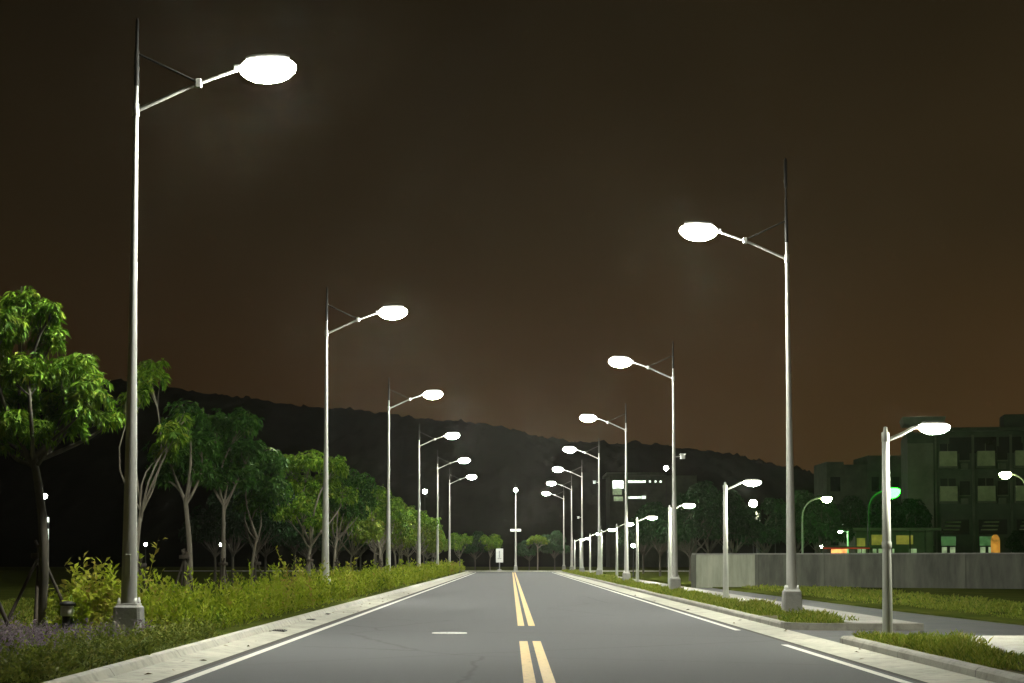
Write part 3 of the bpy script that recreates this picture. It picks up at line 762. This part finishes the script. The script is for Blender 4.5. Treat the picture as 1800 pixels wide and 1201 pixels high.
# nearest tree, its clumps read off the photograph but each at its own depth
TY = 28.6; base = at(66, 1115, TY); bx = base.x
def cl(px, py, dy, r): p = at(px, py, TY); return (p.x - bx, dy, p.z - .13, r)
near = [cl(35, 535, .2, .42), (cl(92, 552, -.1, .22)), cl(5, 575, -.4, .45), cl(75, 590, .5, .30), cl(-40, 610, .3, .5), cl(60, 655, -.3, .40), cl(130, 648, .1, .40), cl(165, 690, -.2, .36), cl(190, 735, .2, .20),
        cl(15, 700, .4, .48), cl(100, 705, .6, .42), cl(-50, 720, -.2, .55), cl(40, 745, -.5, .30), cl(-10, 770, .1, .3), cl(20, 755, .35, .33), cl(75, 762, -.3, .27), cl(112, 745, .3, .28), cl(150, 725, -.4, .26), cl(45, 778, .1, .22)]
t = tree('mango_tree', 3, near, 3.05, .10, M['leaf'], M['barkd'], lean=(-.15, .1), L=.165, W=.05, dens=165, k=8, droop=.8)
t.location = (bx, TY, .13); tag(t, 'nearest and largest leafy tree at the left edge of the photo', 'tree', 'trees in the left roadside row')

def specific(px, TY, clp, label, seed, trunk_top, r=.07, leafm='leaf', dens=105, **kw):
    bx = (px - 898) / F * TY
    cs = []
    for (qx, qy, dy, rpx) in clp:
        p = at(qx, qy, TY); cs.append((p.x - bx, dy, p.z - .13, rpx * TY / F))
    t = tree('mango_tree', seed, cs, trunk_top, r, M[leafm], M['bark'], dens=dens, **kw); t.location = (bx, TY, .13)
    tag(t, label, 'tree', 'trees in the left roadside row'); return t
specific(248, 35.8, [(262, 652, .1, 30), (248, 690, -.2, 20), (312, 765, -.4, 27), (285, 790, .2, 22), (225, 700, .3, 18), (318, 735, .3, 14)],
         'thin tree behind the first tall pole with crown in two separate tufts', 5, 2.3, .06, L=.2, W=.065, droop=.8)
specific(325, 40.8, [(300, 745, .4, 26), (330, 730, -.2, 30), (350, 775, .2, 36), (300, 800, -.3, 34), (335, 825, .3, 30), (280, 835, .1, 24)],
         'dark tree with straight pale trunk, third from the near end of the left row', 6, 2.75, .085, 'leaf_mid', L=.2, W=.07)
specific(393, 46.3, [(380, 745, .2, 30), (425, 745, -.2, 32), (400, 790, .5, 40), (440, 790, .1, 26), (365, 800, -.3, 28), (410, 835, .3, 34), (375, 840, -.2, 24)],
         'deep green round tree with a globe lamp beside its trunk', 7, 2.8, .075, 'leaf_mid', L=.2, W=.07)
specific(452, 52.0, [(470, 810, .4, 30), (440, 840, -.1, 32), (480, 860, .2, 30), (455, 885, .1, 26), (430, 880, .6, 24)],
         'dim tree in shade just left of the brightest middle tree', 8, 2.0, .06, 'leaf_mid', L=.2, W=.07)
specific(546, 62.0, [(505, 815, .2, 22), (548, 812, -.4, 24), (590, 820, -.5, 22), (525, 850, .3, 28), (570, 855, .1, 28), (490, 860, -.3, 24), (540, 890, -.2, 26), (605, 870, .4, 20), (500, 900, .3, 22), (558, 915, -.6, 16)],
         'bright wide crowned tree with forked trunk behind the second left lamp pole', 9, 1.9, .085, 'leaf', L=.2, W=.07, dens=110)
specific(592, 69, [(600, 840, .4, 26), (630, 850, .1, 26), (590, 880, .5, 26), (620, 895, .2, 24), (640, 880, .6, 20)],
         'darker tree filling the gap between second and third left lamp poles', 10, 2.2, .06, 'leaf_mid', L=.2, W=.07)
specific(668, 92, [(630, 880, -.2, 14), (650, 872, .3, 16), (672, 868, -.3, 15), (695, 885, -.3, 15), (660, 895, .2, 18), (685, 905, .3, 16), (640, 900, .5, 14), (700, 905, -.5, 12)],
         'bright tree with pale forked trunk just left of the third left lamp pole', 11, 2.0, .085, 'leaf', L=.24, W=.085, dens=100)
# prototypes for the rest
protoA = tree('shade_tree', 21, auto_clumps(2, 11, 3.9, 1.25, .8, .6), 2.0, .07, M['leaf'], M['bark'], L=.27, W=.10, dens=34, k=7)
protoB = tree('shade_tree', 22, auto_clumps(5, 12, 3.6, 1.35, .9, .62), 1.8, .07, M['leaf_olive'], M['bark'], L=.27, W=.10, dens=32, k=7)
protoC = tree('dark_tree', 23, auto_clumps(8, 15, 3.6, 1.6, 1.3, .75), 1.6, .09, M['leaf_dark'], M['barkd'], L=.30, W=.12, dens=30, k=7)
uA, uB, uC = [False], [False], [False]
rnd = random.Random(4)
row = [78, 84, 99, 105, 111, 118, 124, 131, 138, 145, 152, 160, 168, 176]
for i, Y in enumerate(row):
    pr, u = ((protoA, uA), (protoB, uB))[i % 2]
    pole = min(range(6), key=lambda q: abs(27.6 * (q + 1) - Y)); rel = 'just before' if Y < 27.6 * (pole + 1) else 'just beyond'
    s = rnd.uniform(.85, 1.05)
    place(pr, u, (-7.75 + rnd.uniform(-.25, .25), Y, .13), rnd.uniform(0, 6.28), 'small leafy green tree in the far half of the left roadside row', 'tree', 'far trees of the left roadside row', sc=(s, s, s * rnd.uniform(.92, 1.05)))
for i in range(13):
    Y = 84 + i * 8; s = rnd.uniform(.9, 1.25)
    place(protoC, uC, (-12.2 - (i % 3) * 2.6 + rnd.uniform(-.6, .6), Y, .13), rnd.uniform(0, 6.28), 'dark tree standing in the gloom behind the left roadside row', 'tree', 'dark trees behind the left row', sc=(s, s, s))
far = [(808, 172, .78, 'lone small tree with vase crown at the end of the left row', 'A'), (862, 203, .85, 'small tree behind the white sign board at the junction', 'A'), (930, 206, .75, 'smaller dim tree just right of the junction lamp', 'B'),
       (945, 203, .95, 'pale umbrella crowned tree beyond the junction', 'U'), (975, 208, .9, 'dim tree beyond the junction near the right kerb line', 'B'), (835, 212, .9, 'dim tree beyond the junction left of the white sign', 'B')]
protoU = tree('umbrella_tree', 31, [(0, 0, 4.0, .55), (.75, 0, 3.85, .5), (-.75, .1, 3.8, .5), (.3, .6, 3.9, .5), (-.3, -.6, 3.9, .5), (1.25, .1, 3.6, .4), (-1.25, 0, 3.55, .4), (.3, -.9, 3.7, .4)], 3.0, .09, M['leaf_olive'], M['bark'], L=.28, W=.11, dens=34, k=7)
uU = [False]
for px, Y, s, lab, kd in far:
    pr, u = {'A': (protoA, uA), 'B': (protoC, uC), 'U': (protoU, uU)}[kd]
    place(pr, u, ((px - 898) / F * Y, Y, .13), px, lab, 'tree', 'trees at the far junction', sc=(s, s, s))
rt = [(1212, 104, 1.05), (1246, 110, 1.2), (1290, 118, 1.15), (1345, 126, 1.1), (1400, 132, 1.25), (1440, 128, 1.15), (1490, 150, 1.3), (1545, 155, 1.3), (1160, 135, 1.1), (1130, 160, 1.2), (1590, 142, 1.2), (1800, 145, .72)]
for px, Y, s in rt:
    place(protoC, uC, ((px - 898) / F * Y, Y, .05), px, 'dark tree standing behind the boundary wall on the right', 'tree', 'dark trees behind the right wall', sc=(s, s, s))

# stakes holding the young trees
def stakes(x, y, h, n, r, label, seed):
    rg = random.Random(seed); o = empty('tree_stakes', (x, y, .13)); tag(o, label, 'tree stakes', 'wooden stakes propping the left row trees')
    for i in range(n):
        a = 2 * math.pi * i / n + rg.uniform(-.3, .3) + .5; rr = r * rg.uniform(.8, 1.15)
        MB().tube([(rr * math.cos(a), rr * math.sin(a), -.08), (-.06 * math.cos(a), -.06 * math.sin(a), h * rg.uniform(.95, 1.1))], [.032, .026], 7).build('stake', M['stake'], o)
    MB().lathe([(.12, h * .86), (.13, h * .87), (.13, h * .91), (.12, h * .92)], 12).build('tie_band', M['stake'], o)
stakes(bx, TY, 1.5, 4, .62, 'wooden stakes propped round the nearest tree at the left edge', 1)
stakes((248 - 898) / F * 35.8, 35.8, 1.3, 3, .4, 'wooden stakes round the thin tree behind the first tall pole', 2)
stakes((325 - 898) / F * 40.8, 40.8, 1.5, 4, .4, 'wooden stakes round the straight pale trunk of the third tree', 3)
stakes((393 - 898) / F * 46.3, 46.3, 1.3, 3, .5, 'wooden stakes round the trunk beside the globe lamp', 4)
stakes((452 - 898) / F * 52, 52, 1.3, 3, .5, 'wooden stakes round the dim fifth tree of the left row', 5)
stakes((546 - 898) / F * 62, 62, 1.4, 4, .7, 'wooden stakes round the forked tree behind the second left lamp pole', 6)
stakes((592 - 898) / F * 69, 69, 1.3, 3, .6, 'wooden stakes round the tree between second and third left poles', 7)
stakes((668 - 898) / F * 92, 92, 1.3, 3, .6, 'wooden stakes round the bright tree by the third left pole', 8)
# trunk of a stake pair cut by the left edge
o = empty('tree_stakes', (at(5, 1120, 26.2).x, 26.2, .13)); tag(o, 'dark leaning stakes cut off by the left edge among purple flowers', 'tree stakes', 'wooden stakes propping the left row trees')
for (x0, x1, h) in ((.24, -.35, 1.15), (-.05, -.30, .9), (-.5, -.3, 1.2)):
    MB().tube([(x0, 0, -.08), (x1, .1, h)], [.036, .03], 7).build('stake', M['stake'], o)

# ---------------------------------------------------------------- hedge, flowers, grass
def plants(name, m, x0, x1, ys, per_m2, leaf_n, h, L, W, seed, tint=(.4, .2), upright=.9, edge=None, lift=.12):
    rng = np.random.default_rng(seed); Vs = []; Ts = []
    for (ya, yb, dn, sc) in ys:
        area = (x1 - x0) * (yb - ya); n = int(area * per_m2 * dn)
        if n < 1: continue
        x = rng.uniform(x0, x1, n); y = rng.uniform(ya, yb, n)
        clump = np.array([.5 + .5 * noise.noise(Vector((a * .8, b * .45, seed))) + .25 * noise.noise(Vector((a * 2.5, b * 1.6, seed + 3))) for a, b in zip(x, y)])
        if edge: keep = edge(x, y, clump); x, y, clump = x[keep], y[keep], clump[keep]; n = len(x)
        hh = h * (.36 + 1.0 * np.clip(clump, 0, 1)) * rng.uniform(.55, 1.2, n) * np.where(rng.random(n) < .13, 1.55, 1)
        leanx = rng.normal(0, .16, n); leany = rng.normal(0, .16, n)
        t = (np.arange(leaf_n)[None] + rng.random((n, leaf_n))) / leaf_n
        bs = np.stack([x[:, None] + leanx[:, None] * t * hh[:, None], y[:, None] + leany[:, None] * t * hh[:, None], .13 + hh[:, None] * t ** .8 * .92], -1)
        bs = bs + rng.normal(0, .02 * sc, bs.shape)
        q = rng.random((n, leaf_n)) * 2 * np.pi
        d = np.stack([np.cos(q), np.sin(q), upright * rng.uniform(.2, 1.6, q.shape)], -1)
        LL = L * sc * rng.uniform(.6, 1.25, q.shape); WW = W * sc * rng.uniform(.7, 1.25, q.shape)
        Vs.append(leaves(bs.reshape(-1, 3), d.reshape(-1, 3), LL.reshape(-1), WW.reshape(-1), rng, sag=.1))
        tp = np.clip(rng.normal(tint[0], tint[1], n) + .6 * (clump - .5), 0, 1)
        Ts.append(np.clip(tp[:, None] + rng.normal(0, .08, q.shape), 0, 1).reshape(-1))
        # stems
        sb = np.stack([x, y, np.full(n, .1)], -1); sd = np.stack([leanx, leany, np.ones(n)], -1)
        Vs.append(leaves(sb, sd, hh, np.full(n, .016 * sc), rng, sag=0)); Ts.append(np.full(n, .75))
    return leaf_object(name, np.concatenate(Vs), np.concatenate(Ts), m)
def hedge_edge(x, y, c): return (x < -4.98 - .6 * np.clip(1 - c * 1.6, 0, 1)) & (c > .16) & ~((np.abs(x + 6.1) < .33) & (np.abs(((y + 13.8) % 27.6) - 13.8) < .30)) & ~((x < -6.6) & (y < 31))
hd = plants('hedge', M['hedge'], -7.1, -4.85, [(28.6, 45, 1, 1), (45, 70, .75, 1.2), (70, 110, .45, 1.6), (110, 184, .28, 2.1)], 20, 24, .72, .125, .042, 5, tint=(.42, .2), upright=1.5, edge=hedge_edge)
tag(hd, 'long overgrown yellow-green hedge between the left kerb and the trees', 'hedge')
sh = plants('shrub', M['hedge'], -7.75, -6.45, [(28.3, 30.3, 1, 1)], 26, 26, .95, .16, .07, 15, tint=(.5, .12))
tag(sh, 'bright yellow-green bush left of the nearest lamp plinth', 'shrub')
def bed_edge(x, y, c): return ~((np.abs(x + 6.1) < .34) & (np.abs(y - 27.1) < .8))
fb = plants('flower_bed', M['purple'], -9.2, -5.6, [(15, 28.4, 1, 1)], 26, 16, .30, .07, .026, 8, tint=(.5, .2), edge=bed_edge)
tag(fb, 'low purple flowering ground cover in the left foreground', 'flower bed', kind='stuff')
def low_edge(x, y, c): return (x < -4.80 - .04 * np.clip(1 - c * 1.5, 0, 1)) & bed_edge(x, y, c)
lb = plants('ground_cover', M['low'], -6.3, -4.8, [(12, 28.8, 1, 1)], 44, 16, .25, .085, .035, 9, tint=(.45, .2), edge=low_edge)
tag(lb, 'low olive green ground cover along the left kerb in the foreground', 'ground cover', kind='stuff')
def blades(name, spec, seed, label, h=.16, w=.012):
    rng = np.random.default_rng(seed); Vs = []; Ts = []
    for (x0, x1, y0, y1, dn, sc, thr) in spec:
        n = int((x1 - x0) * (y1 - y0) * dn); x = rng.uniform(x0, x1, n); y = rng.uniform(y0, y1, n)
        c = np.array([noise.noise(Vector((a * 1.1, b * .7, seed))) for a, b in zip(x, y)]); kp = c > thr + rng.normal(0, .08, n)
        x, y, c = x[kp], y[kp], c[kp]; n = len(x)
        d = np.stack([rng.normal(0, .35, n), rng.normal(0, .35, n), np.ones(n)], -1)
        Vs.append(leaves(np.stack([x, y, np.full(n, .11)], -1), d, h * (.7 + np.clip(c, -.3, 1)) * rng.uniform(.45, 1.6, n) * (1 + .25 * (sc - 1)), np.full(n, w * sc), rng, sag=.25))
        Ts.append(np.clip(rng.normal(.45, .2, n) + .2 * c, 0, 1))
    return tag(leaf_object(name, np.concatenate(Vs), np.concatenate(Ts), M['grass']), label, 'grass', kind='stuff')
blades('grass', [(5.60, 6.8, 14, 28.0, 700, 1.2, -.22), (6.6, 7.4, 14, 28.0, 150, 1.2, .15), (5.55, 6.8, 34.2, 60, 470, 1.5, -.12), (6.7, 7.15, 34.2, 60, 110, 1.5, .12), (5.5, 6.85, 60, 110, 200, 2.4, -.05), (5.5, 6.9, 110, 186, 90, 4, -.2)], 12,
       'rough green grass tufts on the right verge round the lamp plinths')
blades('grass', [(10.9, 15, 22, 50, 110, 2.0, -.28), (10.4, 15, 50, 78, 50, 2.6, -.28), (-15, -7.4, 29, 60, 130, 2.4, -.5)], 14, 'short dim green turf on the lawns away from the road', h=.12, w=.014)

# fallen leaves and grit caught in the gutters
rng = np.random.default_rng(77); n = 55
gx = np.where(rng.random(n) < .6, rng.uniform(-4.62, -4.1, n), rng.uniform(4.75, 5.4, n)); gy = 16 + 60 * rng.random(n) ** 1.4
gz = np.where(gx < 0, .004 + (-gx - 4.07) / .55 * .041, .004 + (gx - 4.74) / .68 * .026) + .004
q = rng.random(n) * 6.28
V = leaves(np.stack([gx, gy, gz], -1), np.stack([np.cos(q), np.sin(q), np.full(n, .06)], -1), rng.uniform(.05, .13, n), rng.uniform(.02, .05, n), rng, sag=0)
V[..., 2] = np.maximum(V[..., 2], gz[:, None])
tag(leaf_object('fallen_leaves', V, rng.random(n), leafmat('dry_leaves', [(.05, .035, .018), (.10, .07, .03), (.14, .11, .05)], trans=.1)), 'scattered dry fallen leaves lying in the concrete gutters', 'leaf litter', kind='stuff')

# ---------------------------------------------------------------- night haze
hm = bpy.data.materials.new('haze_air'); hm.use_nodes = True
hn, hl = hm.node_tree.nodes, hm.node_tree.links
for n in list(hn): hn.remove(n)
ho = hn.new('ShaderNodeOutputMaterial'); hv = hn.new('ShaderNodeVolumePrincipled')
hv.inputs['Color'].default_value = (1.0, .96, .84, 1); hv.inputs['Density'].default_value = HAZE; hv.inputs['Anisotropy'].default_value = .78
hl.new(hv.outputs[0], ho.inputs['Volume'])
hm.cycles.volume_sampling = 'EQUIANGULAR'
tag(MB().box(-462, 462, -32, 712, -1.2, 96).build('haze', hm), 'thin night haze lit by the lamps', 'haze', kind='stuff')
